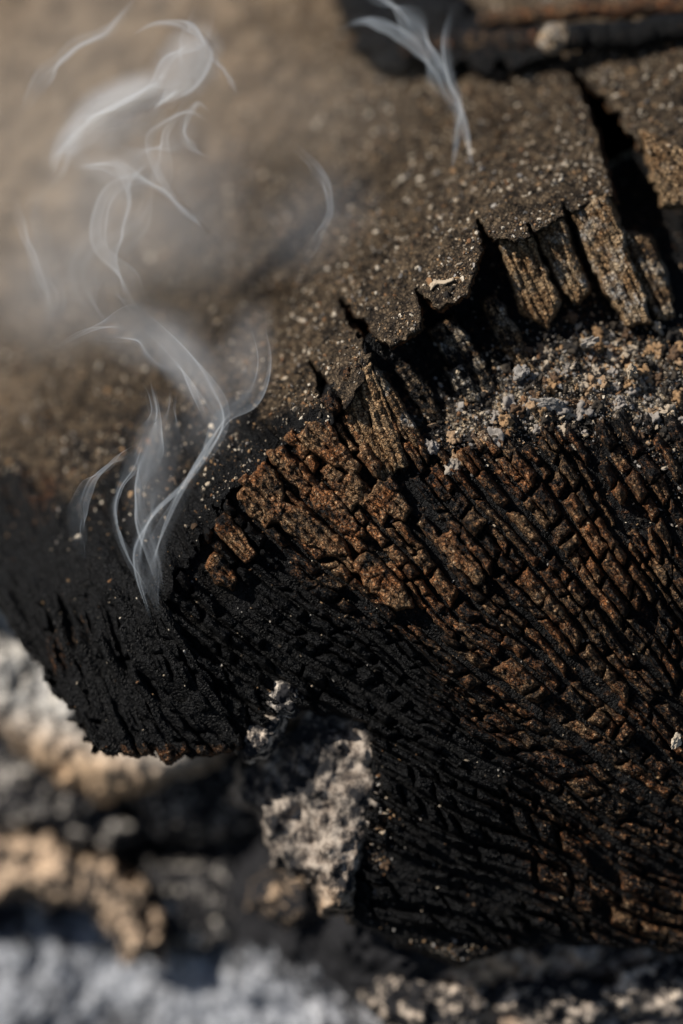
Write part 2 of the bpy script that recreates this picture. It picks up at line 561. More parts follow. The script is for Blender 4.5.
strat = np.sin((X * 0.75 - Y * 0.35 + 5 * fbm(near / 30, 3, 77)) * 0.42) * charred_end
relief = relief + 4.5 * strat * smooth(Y, 560, 650) + charred_end * 11 * fbm(np.stack([(X * .8 - Y * .45) / 9, (X * .45 + Y * .8) / 45, 0 * X], -1), 3, 205)
d = base + 60 * np.clip(sd / 3.4, 0, 1) ** 0.85
rim = np.exp(-np.clip(-sd, 0, 99) / 5.0)
P = W(X, Y, d) + (relief * (1 - np.clip(sd / 3.4, 0, 1)))[..., None] * TOP_N * PX - (1.2 * rim)[..., None] * TOP_N * PX
edge_band = np.exp(-np.clip(-poly_sd(X, Y, CRUST), 0, 400) / 30.0)
dust = np.clip(1.0 - 1.15 * charred_end - 0.5 * edge_band * (0.35 + 0.65 * smooth(X, 520, 300)) - 0.9 * np.clip(sd / 2, 0, 1), 0, 1)
ash_rim = np.clip(np.exp(-np.abs(sd + 1.0) / 2.4) * smooth(X, 370, 420) * (0.3 + 0.7 * fbm(near / 12, 2, 88)), 0, 1)
wallb = np.clip(sd / 2 + 0.3, 0, 1) * smooth(X, 230, 400)
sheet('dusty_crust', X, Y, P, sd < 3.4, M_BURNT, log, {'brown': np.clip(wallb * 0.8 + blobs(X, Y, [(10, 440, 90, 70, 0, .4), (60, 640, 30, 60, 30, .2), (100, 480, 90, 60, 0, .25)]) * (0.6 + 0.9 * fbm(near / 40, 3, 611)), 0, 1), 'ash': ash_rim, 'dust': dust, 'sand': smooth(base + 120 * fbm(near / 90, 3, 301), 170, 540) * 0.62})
TOPX, TOPY, TOPP, TOPSD = X, Y, P, sd

# ---- the char bed behind the blocks
X, Y = grid(105, 846, 118, 1010, 1.9)
base = face_depth(X, Y)
Q = np.stack([X, Y, base], -1)
c45, s45 = math.cos(math.radians(47)), math.sin(math.radians(47))
G = np.stack([(X * c45 + Y * s45) / 26, (-X * s45 + Y * c45) / 6, base / 20], -1)
sd = poly_sd(X, Y, FACE) + 5 * fbm(Q / 14, 4, 51) + 2 * fbm(Q / 5, 2, 57)
cf, cv = cells(Q / 7.0, 71)
d = base + 7 - 5 * fbm(G, 3, 61) - 3.5 * fbm(Q / 12, 3, 63) - 2.2 * (0.5 - cf) + 50 * np.clip(sd / 4, 0, 1)
cl, cw = cells(Q / 10.0 + 0.5 * fbm(Q / 6, 2, 5)[..., None], 69)
d = d - ash_field(X, Y) * (6 + 7 * fbm(Q / 16, 3, 66) + 12 * (0.6 - cl) + 6 * (cw - .5) + 3 * fbm(Q / 5, 2, 70))
sheet('char_bed', X, Y, W(X, Y, d), sd < 4, M_BURNT, log,
      {'brown': brown_field(X, Y) * 0.35, 'ash': np.clip(ash_field(X, Y) * 1.05, 0, 1), 'dust': 0 * X})
BEDX, BEDY, BEDP, BEDSD = X, Y, W(X, Y, d), sd

# ---- charred blocks: the grain fans out from the edge and is cracked across
KEYS = np.array([  # start, middle, end of grain lines
    [(650, 165), (705, 290), (780, 400)], [(560, 195), (650, 365), (780, 560)], [(480, 225), (590, 430), (780, 690)],
    [(415, 290), (550, 500), (780, 772)], [(368, 338), (505, 545), (780, 820)], [(297, 424), (455, 605), (780, 860)],
    [(236, 480), (395, 630), (780, 890)], [(192, 540), (340, 650), (780, 917)], [(160, 598), (300, 690), (780, 942)],
    [(150, 670), (320, 770), (780, 968)], [(150, 760), (330, 850), (780, 995)], [(200, 880), (400, 945), (780, 1030)]], float)


LEFT = np.array([
    [(8, 545), (40, 632), (92, 752)], [(48, 548), (80, 640), (122, 758)], [(84, 556), (108, 644), (160, 762)],
    [(118, 566), (136, 648), (204, 764)], [(146, 584), (164, 655), (244, 756)], [(160, 596), (192, 660), (262, 735)]], float)


def fan(u, t, KEYS=KEYS):
    u = np.asarray(u, float); t = np.asarray(t, float)
    i = np.clip(np.floor(u).astype(int), 0, len(KEYS) - 2)
    f = (u - i)[..., None]
    a = KEYS[np.clip(i - 1, 0, len(KEYS) - 1)]; b = KEYS[i]; c = KEYS[i + 1]; e = KEYS[np.clip(i + 2, 0, len(KEYS) - 1)]
    f3 = f[..., None]
    K = 0.5 * ((2 * b) + (c - a) * f3 + (2 * a - 5 * b + 4 * c - e) * f3 ** 2 + (3 * b - a - 3 * c + e) * f3 ** 3)
    tm = 0.4
    l0 = (t - tm) * (t - 1) / (tm)
    l1 = t * (t - 1) / (tm * (tm - 1))
    l2 = t * (t - tm) / (1 - tm)
    p = l0[..., None] * K[..., 0, :] + l1[..., None] * K[..., 1, :] + l2[..., None] * K[..., 2, :]
    z = np.zeros(p.shape[:-1])
    q = np.stack([p[..., 0], p[..., 1], z], -1)
    for sc, am in ((90.0, 7.0), (34.0, 1.8), (13.0, 0.9)):
        p = p + am * np.stack([vnoise(q / sc, 701), vnoise(q / sc, 702)], -1)
    return p


leaves = []


def face_lumpy(X, Y):
    b = face_depth(X, Y)
    return b - 7.0 * fbm(np.stack([X, Y, 0 * X], -1) / 55.0, 3, 222) - 2




def split(u0, u1, t0, t1, gaps, depth, K=KEYS, out=leaves, size=1.0):
    fan_ = lambda u, t: fan(u, t, K)
    um, tm = (u0 + u1) / 2, (t0 + t1) / 2
    a, b = fan_(u0, tm), fan_(u1, tm)
    p, q = fan_(um, t0), fan_(um, t1)
    ax = (q - p) / (np.linalg.norm(q - p) + 1e-9)
    ln = np.linalg.norm(q - p)
    wd = abs((b - a)[0] * ax[1] - (b - a)[1] * ax[0])
    c = fan_(um, tm)
    big = 1.15 if c[0] + 0.7 * c[1] < 640 else (1.4 if c[1] > 740 else 1.0)
    wmax, lmax = size * random.choice([19, 24, 29, 34]) * random.uniform(0.9, 1.1) * big, random.choice([34, 46, 60, 90]) * random.uniform(0.8, 1.2)
    if wd > wmax and (wd > wmax * 1.9 or ln < lmax * 1.6 or random.random() < 0.6):
        k = random.uniform(0.38, 0.62)
        g = max(0.7, random.uniform(0.5, 1.5) + 0.09 * wd * random.uniform(0.3, 1.1)) if wd > 36 else random.uniform(0.6, 1.7)
        g = min(g, 4.5)
        us = u0 + (u1 - u0) * k
        split(u0, us, t0, t1, [gaps[0], g, gaps[2], gaps[3]], depth + 1, K, out, size)
        split(us, u1, t0, t1, [g, gaps[1], gaps[2], gaps[3]], depth + 1, K, out, size)
    elif ln > lmax:
        k = random.uniform(0.33, 0.67)
        g = min(4.0, random.uniform(0.6, 2.2) + 0.006 * ln)
        ts = t0 + (t1 - t0) * k
        split(u0, u1, t0, ts, [gaps[0], gaps[1], gaps[2], g], depth + 1, K, out, size)
        split(u0, u1, ts, t1, [gaps[0], gaps[1], g, gaps[3]], depth + 1, K, out, size)
    else:
        out.append((u0, u1, t0, t1, gaps, wd, ln))


for i in range(len(KEYS) - 1):
    split(i, i + 1, 0.0, 1.0, [2.2, 2.2, 0.5, 1.5], 0)

EDGE = [
    ([(237, 496), (250, 478), (264, 463), (276, 474), (284, 494), (280, 516), (266, 530), (252, 516)], -9, 1.0),
    ([(273, 455), (283, 446), (294, 462), (306, 478), (316, 492), (306, 494), (292, 482), (280, 468)], -9, .95),
    ([(296, 437), (310, 424), (328, 420), (340, 440), (360, 466), (352, 474), (330, 462), (310, 450)], -10, 1.0),
    ([(214, 530), (224, 512), (234, 520), (246, 538), (258, 556), (246, 562), (228, 546)], -7, .85),
    ([(206, 566), (214, 552), (226, 560), (238, 578), (232, 590), (216, 582)], -5, .6),
    ([(266, 512), (284, 500), (300, 508), (322, 524), (344, 542), (350, 556), (330, 556), (300, 540), (280, 526)], -10, .8),
    ([(308, 492), (322, 484), (336, 498), (354, 518), (366, 534), (352, 538), (332, 522), (316, 508)], -10, .95),
    ([(352, 566), (366, 552), (386, 566), (402, 584), (412, 606), (396, 612), (376, 596)], -16, .95),
    ([(366, 496), (380, 482), (398, 490), (412, 508), (404, 520), (386, 512)], -8, .85),
    ([(436, 540), (452, 530), (470, 552), (486, 576), (478, 586), (456, 566)], -14, .75),
    ([(318, 470), (330, 466), (352, 480), (372, 500), (364, 508), (340, 494)], -6, .9)]
CAVITY = [(378, 352), (415, 280), (480, 215), (640, 140), (860, 150), (860, 400), (700, 395), (650, 412), (600, 425), (560, 432), (510, 436), (470, 440), (440, 448), (412, 432)]
n_blocks = 0
face_blocks = []
for (u0, u1, t0, t1, g, wd, ln) in leaves:
    c = fan((u0 + u1) / 2, (t0 + t1) / 2)
    if poly_sd(np.array([c[0]]), np.array([c[1]]), FACE)[0] > -1 or poly_sd(np.array([c[0]]), np.array([c[1]]), CAVITY)[0] < 0 or c[0] > 735:
        continue
    if any(poly_sd(np.array([c[0]]), np.array([c[1]]), e_[0])[0] < 1 for e_ in EDGE):
        continue
    near_edge = float(smooth(np.array(c[0] + 0.85 * c[1]), 760, 640))
    gs = 1.4 + 0.8 * near_edge
    du0, du1 = (u1 - u0) * min(0.36, g[0] * gs / max(wd, 1)), (u1 - u0) * min(0.36, g[1] * gs / max(wd, 1))
    dt0, dt1 = (t1 - t0) * min(0.3, g[2] / max(ln, 1)), (t1 - t0) * min(0.3, g[3] / max(ln, 1))
    ua, ub, ta, tb = u0 + du0, u1 - du1, t0 + dt0, t1 - dt1
    T = np.linspace(ta, tb, 8)
    poly = np.concatenate([fan(np.full(8, ua), T + (tb - ta) * random.uniform(-0.2, 0.2)), fan(np.full(8, ub), T[::-1])])
    ax = fan((ua + ub) / 2, tb) - fan((ua + ub) / 2, ta)
    ax = ax / np.linalg.norm(ax)
    h0 = random.choice([-4.0, 0.0, 3.0, 6.0, 8.0]) + random.uniform(0, 3.0) + 5.0 * near_edge
    tl, tw = random.uniform(-0.11, 0.11), random.uniform(-0.28, 0.28)
    sdv = random.randrange(1000)
    bv = random.uniform(0.6, 1.35)
    if random.random() < 0.06:
        continue

    def rel(X, Y, Q, c=c, ax=ax, h0=h0, tl=tl, tw=tw, sdv=sdv):
        al = (X - c[0]) * ax[0] + (Y - c[1]) * ax[1]
        la = -(X - c[0]) * ax[1] + (Y - c[1]) * ax[0]
        G = np.stack([al / 17, la / 4.2, np.full(X.shape, sdv * 1.7)], -1)
        C2 = np.stack([al / 5.6, la / 3.6, np.full(X.shape, sdv * 0.37)], -1)
        f, v = cells(C2, sdv)
        n1 = fbm(G, 2, sdv)
        ridge = np.abs(np.sin(la * 0.40 + 0.7 * fbm(G * np.array([.5, .25, 1]), 2, 6) + sdv))
        crack = np.exp(-(np.abs(np.sin(al * 0.085 + 3.0 * vnoise(G * np.array([1, .5, 1]), 5) + sdv)) / 0.09) ** 2)
        return h0 + tl * al + tw * la + 2.6 * n1 + 3.2 * fbm(Q / 12.0, 2, sdv + 4) + 2.7 * (0.5 - f) + 1.1 * (v - 0.5) - 1.4 * crack + 6.0 * (np.sqrt(ridge) - 0.75) + 2.0 * fbm(Q / 3.4, 2, 13)

    bo = piece('char_block', poly, face_lumpy, 1.25, M_BURNT, log, jag=2.3 + 0.9 * near_edge, jscale=8, edge=4.6 + 0.6 * near_edge, bulge=4.6, wall=17 + 9 * near_edge, wallw=2.4,
          relief=rel, attrs={'brown': lambda X, Y, Q, bv=bv: np.clip(brown_field(X, Y) * bv, 0, 1), 'ash': lambda X, Y, Q: ash_field(X, Y) * 0.9, 'dust': 0.0}, seed=sdv, clip=FACE)
    face_blocks.append((wd * ln * (1.0 if c[0] < 690 else 0.1), bo))
    n_blocks += 1


def merge(objs, name, parent):
    V, F, A, n = [], [], {}, 0
    for o in objs:
        me = o.data
        v = np.empty(len(me.vertices) * 3, np.float32); me.vertices.foreach_get('co', v)
        f = np.empty(len(me.loops), np.int32); me.loops.foreach_get('vertex_index', f)
        V.append(v.reshape(-1, 3)); F.append(f.reshape(-1, 4) + n); n += len(me.vertices)
        for k in ('brown', 'ash', 'dust'):
            a = np.empty(len(me.vertices), np.float32); me.attributes[k].data.foreach_get('value', a)
            A.setdefault(k, []).append(a)
        bpy.data.objects.remove(o)
        bpy.data.meshes.remove(me)
    m = mesh_obj(name, np.concatenate(V) + np.array(parent.location), np.concatenate(F), M_BURNT, parent, {k: np.concatenate(a) for k, a in A.items()})
    m['kind'] = 'stuff'
    return m


face_blocks.sort(key=lambda x: -x[0])
print('blocks', n_blocks)
if len(face_blocks) > 285:
    merge([b_ for _, b_ in face_blocks[285:]], 'char_chips', log)


def wood_rel(ang, sdv, amp=1.0):
    c, s = math.cos(math.radians(ang)), math.sin(math.radians(ang))

    def r(X, Y, Q):
        al, la = X * c + Y * s, -X * s + Y * c
        G = np.stack([al / 22, la / 4, np.full(X.shape, sdv * 1.3)], -1)
        f, v = cells(Q / 6.0, sdv)
        rd = np.sqrt(np.abs(np.sin(la * 0.34 + 0.9 * fbm(G * np.array([.5, .3, 1]), 2, sdv + 6) + sdv)))
        ck = np.exp(-(np.abs(np.sin(al * 0.1 + 2.5 * vnoise(G * np.array([1, .4, 1]), 5) + sdv)) / 0.1) ** 2)
        return amp * (1.8 * fbm(Q / 3.6, 2, sdv + 9) + 6.5 * (rd - .75) - 2.8 * ck + 3.0 * fbm(G, 3, sdv) + 3.0 * fbm(Q / 15, 3, sdv + 2) + 1.6 * (0.5 - f))
    return r


# ---- curved char plates on the left end
plates = []
for i in range(len(LEFT) - 1):
    split(i, i + 1, 0.0, 1.0, [2.4, 2.4, 0.5, 0.5], 0, LEFT, plates, 0.95)
for (u0, u1, t0, t1, g, wd, ln) in plates:
    c = fan((u0 + u1) / 2, (t0 + t1) / 2, LEFT)
    if random.random() < 0.12:
        continue
    du0, du1 = (u1 - u0) * min(0.34, g[0] * 1.3 / max(wd, 1)), (u1 - u0) * min(0.34, g[1] * 1.3 / max(wd, 1))
    dt0, dt1 = (t1 - t0) * min(0.3, g[2] / max(ln, 1)), (t1 - t0) * min(0.3, g[3] / max(ln, 1))
    T = np.linspace(t0 + dt0, t1 - dt1, 9)
    poly = np.concatenate([fan(np.full(9, u0 + du0), T, LEFT), fan(np.full(9, u1 - du1), T[::-1], LEFT)])
    ax = fan((u0 + u1) / 2, t1, LEFT) - fan((u0 + u1) / 2, t0, LEFT)
    ang = math.degrees(math.atan2(ax[1], ax[0]))
    sdv = random.randrange(1000)
    h0, tw = random.uniform(-1, 5), random.uniform(-.35, .35)
    rr = wood_rel(ang, sdv, 0.8)
    n_ = (-math.sin(math.radians(ang)), math.cos(math.radians(ang)))
    piece('char_plate', poly, top_depth, 1.35, M_BURNT, log, jag=2.6, jscale=9, edge=4, bulge=4, wall=18, wallw=3,
          relief=lambda X, Y, Q, rr=rr, h0=h0, tw=tw, c=c, n_=n_: h0 + tw * ((X - c[0]) * n_[0] + (Y - c[1]) * n_[1]) + rr(X, Y, Q) - 8 * (1 - smooth(Y, 560, 620)),
          attrs={'brown': lambda X, Y, Q: np.clip(0.5 * smooth(Y, 738, 752) + blobs(X, Y, [(60, 650, 22, 50, 40, .35)]), 0, 1), 'ash': 0.0, 'dust': 0.0}, seed=sdv, clip=LIP)

# ---- broken wood blocks standing in the hollow under the crust
def dpl(a, bx, by, x0, y0):
    return lambda X, Y: a + bx * (X - x0) + by * (Y - y0)


for k, (poly, a, bx, by, br, ah, ang) in enumerate([
        ([(497, 236), (531, 236), (545, 268), (560, 300), (548, 330), (520, 312), (508, 270)], 30, -.1, .25, .8, .42, 65),
        ([(534, 229), (562, 216), (574, 250), (590, 292), (578, 303), (560, 290), (546, 258)], 34, -.1, .15, .75, .5, 62),
        ([(571, 212), (606, 194), (622, 232), (640, 282), (652, 322), (628, 326), (604, 290), (584, 250)], 38, -.1, .05, .8, .55, 62),
        ([(622, 232), (650, 240), (668, 282), (676, 318), (655, 322), (640, 280)], 54, 0, 0, .5, .45, 64),
        ([(642, 132), (668, 142), (720, 165), (760, 215), (720, 222), (684, 206), (664, 205), (652, 175)], 62, 0, 0, 1.0, .42, 50),
        ([(358, 372), (370, 362), (384, 396), (398, 436), (408, 466), (394, 472), (378, 440), (364, 402)], -2, -.1, .05, 1.0, .3, 68),
        ([(374, 366), (386, 378), (402, 404), (421, 434), (418, 448), (404, 440), (390, 412), (378, 386)], 2, .0, .05, .5, .55, 58),
        ([(340, 400), (356, 392), (372, 424), (386, 452), (398, 482), (380, 484), (362, 452), (346, 424)], 2, -.1, .05, .9, .1, 62),
        ([(428, 330), (452, 318), (480, 352), (498, 392), (482, 400), (458, 376)], 30, 0, 0, .3, .45, 58),
        ([(446, 372), (462, 366), (474, 384), (482, 402), (470, 402), (456, 390)], 20, 0, 0, .1, .62, 60),
        ([(480, 300), (496, 296), (516, 330), (538, 372), (526, 380), (500, 344)], 34, 0, 0, .4, .45, 60),
        ([(396, 370), (410, 362), (432, 392), (446, 420), (434, 426), (412, 400)], 24, 0, 0, .25, .3, 58)]):
    cx, cy = np.mean([p[0] for p in poly]), np.mean([p[1] for p in poly])
    piece('wood_splinter', poly, dpl(a, bx, by, cx, cy), 1.2, M_TAN, log, jag=3.4, jscale=9, edge=4.5, bulge=5, wall=46, wallw=4,
          relief=wood_rel(ang, 300 + k), attrs={'brown': lambda X, Y, Q, br=br, k=k: np.clip(br * (1.25 + 0.5 * fbm(Q / 18, 3, 800 + k)), 0, 1.4), 'ash': lambda X, Y, Q, ah=ah, k=k: np.clip(ah * (0.9 + 1.2 * fbm(Q / 14, 3, 850 + k)), 0, 1), 'dust': 0.0}, seed=400 + k)


for k, (poly, a, br) in enumerate(EDGE):
    cx, cy = np.mean([p[0] for p in poly]), np.mean([p[1] for p in poly])
    piece('char_block', poly, lambda X, Y, a=a: face_depth(X, Y) * 0.5 + a, 1.2, M_BURNT, log, jag=3.4, jscale=9, edge=5, bulge=4, wall=30, wallw=3.4,
          relief=wood_rel(45, 340 + k, 1.1), attrs={'brown': lambda X, Y, Q, br=br, k=k: np.clip(br * (0.85 + 0.95 * fbm(Q / 16, 3, 900 + k)), 0, 1), 'ash': .05, 'dust': 0.0}, seed=440 + k)

# ------------------------------------------------------------------ loose crumbs
def ico():
    t = (1 + 5 ** .5) / 2
    v = np.array([(-1, t, 0), (1, t, 0), (-1, -t, 0), (1, -t, 0), (0, -1, t), (0, 1, t), (0, -1, -t), (0, 1, -t), (t, 0, -1), (t, 0, 1), (-t, 0, -1), (-t, 0, 1)], float)
    v /= np.linalg.norm(v[0])
    f = [(0, 11, 5), (0, 5, 1), (0, 1, 7), (0, 7, 10), (0, 10, 11), (1, 5, 9), (5, 11, 4), (11, 10, 2), (10, 7, 6), (7, 1, 8),
         (3, 9, 4), (3, 4, 2), (3, 2, 6), (3, 6, 8), (3, 8, 9), (4, 9, 5), (2, 4, 11), (6, 2, 10), (8, 6, 7), (9, 8, 1)]
    return v, f


def ico_sub(n):
    v, f = ico()
    v = [tuple(x) for x in v]
    for _ in range(n):
        mid, nf = {}, []

        def m(a, b):
            k = (min(a, b), max(a, b))
            if k not in mid:
                p = np.array(v[a]) + np.array(v[b])
                v.append(tuple(p / np.linalg.norm(p)))
                mid[k] = len(v) - 1
            return mid[k]
        for a, b, c in f:
            x, y, z = m(a, b), m(b, c), m(c, a)
            nf += [(a, x, z), (b, y, x), (c, z, y), (x, y, z)]
        f = nf
    return np.array(v), np.array(f)


def crumbs(name, pts, radii, tones, mat, sub=1, stretch=0.45, lump=0.28, sm=False):
    V, F = ico_sub(sub)
    n, nv = len(pts), len(V)
    A = rng.normal(size=(n, 3, 3))
    R = np.linalg.qr(A)[0]
    S = np.exp(stretch * 1.5 * rng.uniform(-1, 1, (n, 1, 3)))
    off_ = rng.uniform(0, 900, (n, 1, 3))
    defo = 1 + (0.25 if sub > 1 else 0) * vnoise(V[None] * 4.5 + off_, 4)[..., None] + lump * vnoise(V[None] * 1.7 + rng.uniform(0, 900, (n, 1, 3)), 3)[..., None] * 2.2
    vv = np.einsum('nij,nvj->nvi', R, V[None] * defo * S) * np.asarray(radii)[:, None, None] * PX + np.asarray(pts)[:, None]
    ff = (F[None] + (np.arange(n) * nv)[:, None, None]).reshape(-1, 3)
    return mesh_obj(name, vv.reshape(-1, 3), ff, mat, None, {'tone': np.repeat(tones, nv)}, sm=sm)


# flecks over the dusty top
ok = np.argwhere((TOPSD < -2) & (TOPX > -60) & (TOPX < 740) & (TOPY > -60))
keepp = []
dens = np.clip(1.0 - 1.0 * smooth(TOPY, 430, 570), 0.03, 1)
pr = dens[ok[:, 0], ok[:, 1]] * (0.6 + 0.4 * smooth(TOPX[ok[:, 0], ok[:, 1]], 150, 450))
# gathered in patches
cp = (TOPP[ok[:, 0], ok[:, 1]] - CENTRE) / PX
pr = pr * (0.45 + smooth(fbm(cp / 42.0, 3, 404), -0.25, 0.35))
sel = ok[rng.choice(len(ok), 20000, replace=False, p=pr / pr.sum())]
pts = TOPP[sel[:, 0], sel[:, 1]] + TOP_N * PX * 0.5
rad = np.exp(rng.normal(-0.3, 0.55, len(sel))).clip(0.3, 3.0)
ton = rng.choice([0.1, 0.25, 0.42, 0.55, 0.7, 0.85, 0.97], len(sel), p=[.18, .17, .06, .16, .08, .22, .13]) + rng.uniform(-.03, .03, len(sel))
props(crumbs('dust_flecks', pts, rad, ton, M_CRUMB, 0), 'fine tan and grey flecks strewn over the dusty log top', 'debris', kind='stuff')

# ash heap in the hollow and specks over the face
w = ash_field(BEDX, BEDY) ** 1.0 * (BEDSD < -3) * (BEDX < 760)
w = w + 0.012 * (BEDSD < -3) * (BEDX < 700)
flat = rng.choice(w.size, 7000, replace=False, p=(w / w.sum()).ravel())
pts = BEDP.reshape(-1, 3)[flat] - FWD * (rng.uniform(0, 7, len(flat)) * PX)[:, None] * (0.3 + ash_field(BEDX, BEDY).ravel()[flat])[:, None]
rad = np.exp(rng.normal(-0.3, 0.5, len(flat))).clip(0.35, 3.0)
ton = rng.choice([0.05, 0.2, 0.42, 0.58, 0.7, 0.85, 0.95], len(flat), p=[.22, .13, .10, .16, .20, .14, .05]) + rng.uniform(-.03, .03, len(flat))
af = ash_field(BEDX, BEDY).ravel()[flat]
rad = np.where(af < 0.12, np.minimum(rad, 1.5), rad)
props(crumbs('ash_crumbs', pts, rad, ton, M_CRUMB, 0, 0.5), 'grey and tan ash crumbs heaped in the hollow of the log', 'ash', kind='stuff')
w2 = ash_field(BEDX, BEDY) ** 1.3 * (BEDSD < -3) * (BEDX < 760)
fl2 = rng.choice(w2.size, 200, replace=False, p=(w2 / w2.sum()).ravel())
cl_pts = BEDP.reshape(-1, 3)[fl2] - FWD * (rng.uniform(-1, 3, len(fl2)) * PX)[:, None]
props(crumbs('ash_clumps', cl_pts, rng.uniform(2.5, 6.5, len(fl2)), rng.choice([.05, .18, .3, .55, .6, .68, .82], len(fl2)), M_CRUMB, 3, 0.25, 0.42, True),
      'soft grey and tan ash clumps caked between wood splinters and charred face', 'ash', kind='stuff')
# ------------------------------------------------------------------ ground and pieces below
ground_depth = Spline2([(0, 1024, 470), (200, 1024, 400), (340, 1024, 290), (500, 1024, 190), (683, 1024, 170), (683, 930, 175), (500, 940, 165), (380, 960, 165), (340, 850, 190),
                        (200, 850, 440), (0, 900, 520), (100, 700, 560), (0, 600, 620), (-200, 400, 760), (500, 700, 260), (683, 600, 300), (850, 1000, 110), (-200, 1024, 560),
                        (-200, 1200, 460), (341, 1200, 210), (850, 1200, 70)])
X, Y = grid(-200, 860, 480, 1180, 3.0)
base = ground_depth(X, Y)
Q = (W(X, Y, base) - CENTRE) / PX
lum = fbm(Q / 60, 4, 91)
d = base - 34 * lum - 22 * fbm(Q / 24, 4, 93) - 6 * fbm(Q / 7, 2, 94)
pale = np.clip(0.34 + blobs(X, Y, [(20, 980, 150, 70, 0, .31), (200, 985, 110, 60, 20, .29), (300, 1010, 90, 40, 0, .28), (40, 770, 50, 25, 0, .2), (600, 990, 160, 40, 0, .3), (560, 1000, 60, 40, 60, .15), (480, 1010, 40, 60, 0, .25)])
               - blobs(X, Y, [(250, 850, 110, 80, 20, .5), (60, 800, 110, 35, 10, .3), (390, 970, 60, 40, 0, .3)]), 0, 1)
warm = np.clip(blobs(X, Y, [(600, 980, 170, 50, 0, .75), (480, 1000, 60, 60, 0, .7), (320, 900, 60, 30, 0, .5)]), 0, 1) * 0.75
g = sheet('ground', X, Y, W(X, Y, d), np.ones(X.shape, bool), M_BED, None, {'pale': pale, 'warm': warm})
props(g, kind='structure')


def lump_rel(sc, amp, sdv):
    def r(X, Y, Q):
        f, v = cells(Q / (sc * 0.6), sdv)
        return amp * (fbm(Q / sc, 4, sdv) + 0.5 * (0.5 - f))
    return r


def below(name, poly, a, bx, by, bulge, edge, pale, warm, label, cat, rel=(18, 9), seed=0, step=2.0, jag=6, group=None, wall=60, mat=None):
    cx, cy = np.mean([p[0] for p in poly]), np.mean([p[1] for p in poly])
    o = piece(name, poly, dpl(a, bx, by, cx, cy), step, mat or M_ASH, None, jag=jag, jscale=16, edge=edge, bulge=bulge, wall=wall, wallw=8,
              relief=lump_rel(rel[0], rel[1], seed), attrs={'pale': pale, 'warm': warm}, seed=seed)
    return props(o, label, cat, group)


below('ash_covered_branch', [(-140, 545), (0, 590), (60, 655), (118, 725), (225, 722), (236, 742), (206, 764), (150, 785), (105, 797), (60, 776), (0, 734), (-140, 660)],
      320, -.5, .2, 60, 55, lambda X, Y, Q: 0.60 + 0.10 * smooth(X, 60, 120) + 0 * X, lambda X, Y, Q: np.clip(smooth(Y - 0.28 * X, 690, 752) * 0.85 + 0.5 * smooth(X, 170, 225), 0, 1),
      'white ash-coated branch with tan lower rim under the log end', 'branch', seed=501, rel=(32, 24), jag=10)
below('scorched_branch', [(-140, 815), (0, 836), (62, 842), (112, 858), (148, 886), (163, 930), (158, 956), (132, 958), (112, 922), (70, 898), (0, 892), (-140, 890)],
      400, -.3, -.2, 45, 32, lambda X, Y, Q: 0.55 + 0 * X, lambda X, Y, Q: 0.72 + 0 * X,
      'bent cream and tan scorched branch lying above grey ash', 'branch', seed=511, rel=(30, 24), jag=16)
below('ash_covered_chunk', [(252, 755), (262, 722), (285, 700), (330, 700), (372, 715), (380, 790), (362, 850), (352, 915), (334, 912), (312, 880), (282, 862), (262, 820), (238, 800)],
      84, -.45, -.1, 26, 40, lambda X, Y, Q: np.clip(0.49 + 0.06 * smooth(X, 280, 360) + 0 * X, 0, 1), lambda X, Y, Q: 0.2 + 0.35 * smooth(Y, 860, 920) + 0 * X,
      'grey ash-crusted chunk of wood tucked under the black log face', 'wood chunk', seed=521, rel=(34, 26), step=1.5, jag=14, mat=M_FLAKY)

below('ash_flake', [(242, 750), (246, 728), (262, 712), (280, 718), (276, 736), (262, 752), (250, 758)], 34, -.3, 0, 8, 9, 0.52, 0.35,
      'small cream ash flake hanging from the torn black rim', 'ash flake', seed=531, rel=(9, 7), step=1.3, jag=5, wall=20)
below('ash_flake', [(268, 704), (276, 684), (290, 686), (300, 700), (292, 712), (278, 712)], 16, -.1, 0, 5, 6, 0.46, 0.2,
      'curled pale ash flake on the log rim above the grey chunk', 'ash flake', seed=533, rel=(7, 6), step=1.2, jag=5, wall=14)
for k, (cx, cy, rx, ry, dd, pl, wm, lab) in enumerate([
        (40, 790, 75, 34, 420, .46, .1, 'dark charcoal piece wedged below the white ash-coated branch'),
        (205, 800, 62, 42, 360, .44, .2, 'black charcoal piece in the dark gap beside the ash-crusted chunk'),
        (300, 895, 50, 34, 230, .42, .8, 'rust brown charcoal piece under the tip of the ash-crusted chunk'),
        (200, 905, 60, 46, 400, .42, .1, 'black charcoal piece beside the bend of the tan branch'),
        (90, 830, 60, 20, 430, .48, .1, 'grey flecked charcoal piece lying along the tan branch'),
        (560, 1000, 70, 34, 172, .48, .4, 'brown charcoal piece below the log bottom edge'),
        (430, 1005, 56, 36, 180, .48, .4, 'dark brown charcoal piece in the ash below the black face'),
        (660, 990, 56, 30, 165, .48, .35, 'grey brown charcoal piece against the log bottom edge')]):
    an = np.linspace(0, 2 * np.pi, 11, endpoint=False)
    rr = 1 + 0.28 * rng.uniform(-1, 1, 11)
    below('charcoal_piece', [(cx + rx * r * math.cos(a), cy + ry * r * math.sin(a)) for a, r in zip(an, rr)], dd, -.1, -.2, 26, 24, pl, wm, lab, 'charcoal',
          seed=600 + 7 * k, rel=(20, 16), step=2.0, jag=8, group='charcoal pieces below the log')
